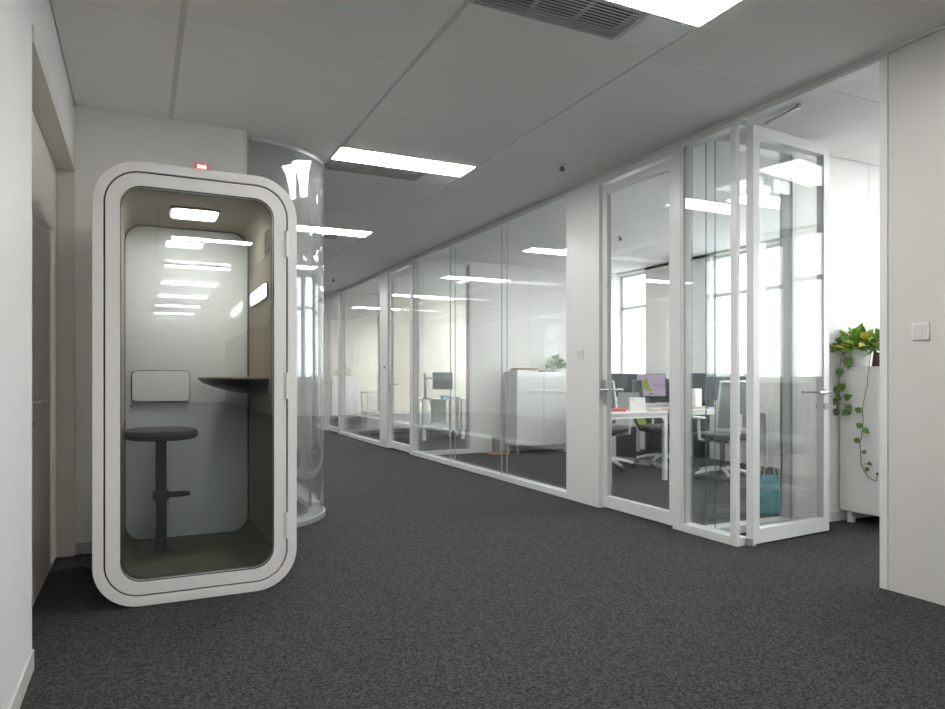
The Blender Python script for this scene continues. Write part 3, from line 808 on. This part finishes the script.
ch = chair('white framed office chair mirrored faintly in the open glass door')
ch.location = (5.38, 2.42, 0); ch.rotation_euler.z = R(70)
c2 = copy_tree(ch); c2.location = (5.72, 5.60, 0); c2.rotation_euler.z = R(-15); c2['label'] = 'white framed office chair pulled up to the cluttered desk behind the narrow glass'
c3 = copy_tree(ch); c3.location = (5.12, 6.85, 0); c3.rotation_euler.z = R(-60); c3['label'] = 'dark seated office chair seen through the leg frame of the nearer desk'
c5 = copy_tree(ch); c5.location = (6.02, 6.92, 0); c5.rotation_euler.z = R(-115); c5['label'] = 'office chair with a lime green lumbar pad seen under the nearer desk'
for q in children(c5):
    if q.name.startswith('back_mesh'): q.data = q.data.copy(); q.data.materials[0] = M['dark']
    if q.name.startswith('back_frame'): q.data = q.data.copy(); q.data.materials[0] = M['dark']
MB().box(-.17, .17, -.305, -.235, .50, .68).build('lumbar_pad', M['lime'], c5, .02, local=True, label='lime green lumbar pad')
bg = thing('paper_bag', 'teal paper bag on the office floor behind the open glass door', 'bag', (0, 0, 0))
MB().add([(-.15, -.06, 0), (.15, -.06, 0), (.15, .06, 0), (-.15, .06, 0), (-.16, -.07, .30), (.16, -.07, .30), (.16, .07, .30), (-.16, .07, .30), (-.15, -.06, .30), (.15, -.06, .30), (.15, .06, .30), (-.15, .06, .30), (-.14, -.05, .01), (.14, -.05, .01), (.14, .05, .01), (-.14, .05, .01)],
         [(0, 3, 2, 1), (0, 1, 5, 4), (1, 2, 6, 5), (2, 3, 7, 6), (3, 0, 4, 7), (4, 5, 9, 8), (5, 6, 10, 9), (6, 7, 11, 10), (7, 4, 8, 11), (8, 9, 13, 12), (9, 10, 14, 13), (10, 11, 15, 14), (11, 8, 12, 15), (12, 13, 14, 15)]).build('bag_body', M['teal'], bg)
for s_ in (-.065, .065):
    MB().tube([(-.06, s_, .29), (-.05, s_, .37), (0, s_, .40), (.05, s_, .37), (.06, s_, .29)], .004, 6).build('bag_handle', M['paper'], bg)
bg.location = (4.62, 4.02, 0); bg.rotation_euler.z = R(-35)

# cream office: desk with monitor on an arm
dk = desk(4.45, 5.28, 11.25, 11.9, 'white desk with a monitor arm in the cream office', .73, (4.75, 5.05, 11.6, 11.62, .28, .70), 'y')
desk(5.35, 6.6, 11.25, 11.9, 'white desk at the right of the monitor arm desk', .73, None, 'y')
ar = thing('monitor_bracket', 'grey monitor arm clamped to the white desk edge', 'monitor arm', (4.48, 11.3, .6))
MB().tube([(4.52, 11.32, .73), (4.52, 11.32, 1.19)], .02, 10).box(4.48, 4.56, 11.27, 11.36, .731, .75).build('pole', M['mesh'], ar)
MB().tube([(4.52, 11.32, 1.10), (4.62, 11.36, 1.10), (4.74, 11.36, 1.10)], .018, 8).build('arm', M['mesh'], ar)
MB().tube([(4.52, 11.31, 1.15), (4.58, 11.30, 1.0), (4.54, 11.31, .9), (4.52, 11.30, .76)], .006, 6).build('arm_cable', M['dark'], ar)
mo = thing('monitor', 'dark blue-grey monitor held on the arm in the cream office', 'monitor', (0, 0, 0))
MB().box(-.18, .18, -.012, .012, -.15, .15).build('screen_housing', M['dark'], mo, .003)
MB().box(-.172, .172, -.0135, -.0121, -.138, .142).build('screen', pbr('bluegrey_screen', (.08, .11, .13), .15), mo)
mo.location = (4.86, 11.33, 1.05); mo.rotation_euler.z = R(-28)
o = bx('keyboard', M['dark'], 4.98, 5.2, 11.3, 11.42, .73, .75, bevel=.003); tag(o, 'black keyboard on the monitor arm desk', 'keyboard')
o = bx('tissue_box', M['blue'], 4.86, 4.98, 11.32, 11.42, .73, .79, bevel=.004); tag(o, 'small blue box under the monitor on the arm', 'box')
cabinet(3.95, 5.6, 12.9, 13.27, .10, .45, 'low white cabinet against the cream office wall', 3)
# furthest office
cabinet(4.45, 5.15, 17.6, 18.0, .1, 1.08, 'white cabinet with a plant in the furthest office')
pl = thing('potted_plant', 'pale green trailing plant on the cabinet in the furthest office', 'plant', (4.75, 17.8, 1.08))
MB().lathe([(.07, 0), (.08, .01), (.09, .12), (.08, .12)], (4.75, 17.8, 1.08), 16).build('pot', M['white'], pl)
bush(pl, (4.75, 17.75, 1.16), .26, 130, .09, 31, [M['leaf'], M['leafd']], flat=1.0)
desk(5.0, 6.3, 16.3, 16.95, 'white desk with a full front panel in the furthest office', .76, (5.0, 6.3, 16.31, 16.33, .12, .73), 'y')

# ------------------------------------------------------------------ world, camera
w = bpy.data.worlds.new('sky'); sc.world = w; w.use_nodes = True
nt = w.node_tree; nt.nodes.clear()
out = nt.nodes.new('ShaderNodeOutputWorld'); bg_ = nt.nodes.new('ShaderNodeBackground')
tc = nt.nodes.new('ShaderNodeTexCoord'); sp = nt.nodes.new('ShaderNodeSeparateXYZ'); cr = nt.nodes.new('ShaderNodeValToRGB')
cr.color_ramp.elements[0].position = .44; cr.color_ramp.elements[0].color = (.42, .44, .46, 1)
cr.color_ramp.elements[1].position = .52; cr.color_ramp.elements[1].color = (.92, .96, 1.0, 1)
mp = nt.nodes.new('ShaderNodeMapRange'); mp.inputs['From Min'].default_value = -1; mp.inputs['From Max'].default_value = 1
nt.links.new(tc.outputs['Generated'], sp.inputs[0]); nt.links.new(sp.outputs['Z'], mp.inputs['Value']); nt.links.new(mp.outputs[0], cr.inputs['Fac'])
nt.links.new(cr.outputs['Color'], bg_.inputs['Color']); bg_.inputs['Strength'].default_value = 8.2
nt.links.new(bg_.outputs[0], out.inputs[0])

cam = bpy.data.cameras.new('camera'); co = bpy.data.objects.new('camera', cam); C.objects.link(co)
cam.sensor_width = 36; cam.lens = F / 945 * 36; cam.shift_y = (378 - 354.5) / 945; cam.clip_start = .05
co.location = (0, 0, CAMZ); co.rotation_euler = (R(90), 0, -TH); sc.camera = co
sc.cycles.max_bounces = 10; sc.cycles.diffuse_bounces = 5; sc.cycles.glossy_bounces = 5; sc.cycles.transparent_max_bounces = 40
sc.cycles.transmission_bounces = 8; sc.cycles.sample_clamp_indirect = 6.0; sc.cycles.caustics_reflective = False
sc.view_settings.view_transform = 'Standard'; sc.view_settings.look = 'None'; sc.view_settings.gamma = 1
sc.view_settings.exposure = 0.12
sc.view_settings.use_curve_mapping = False
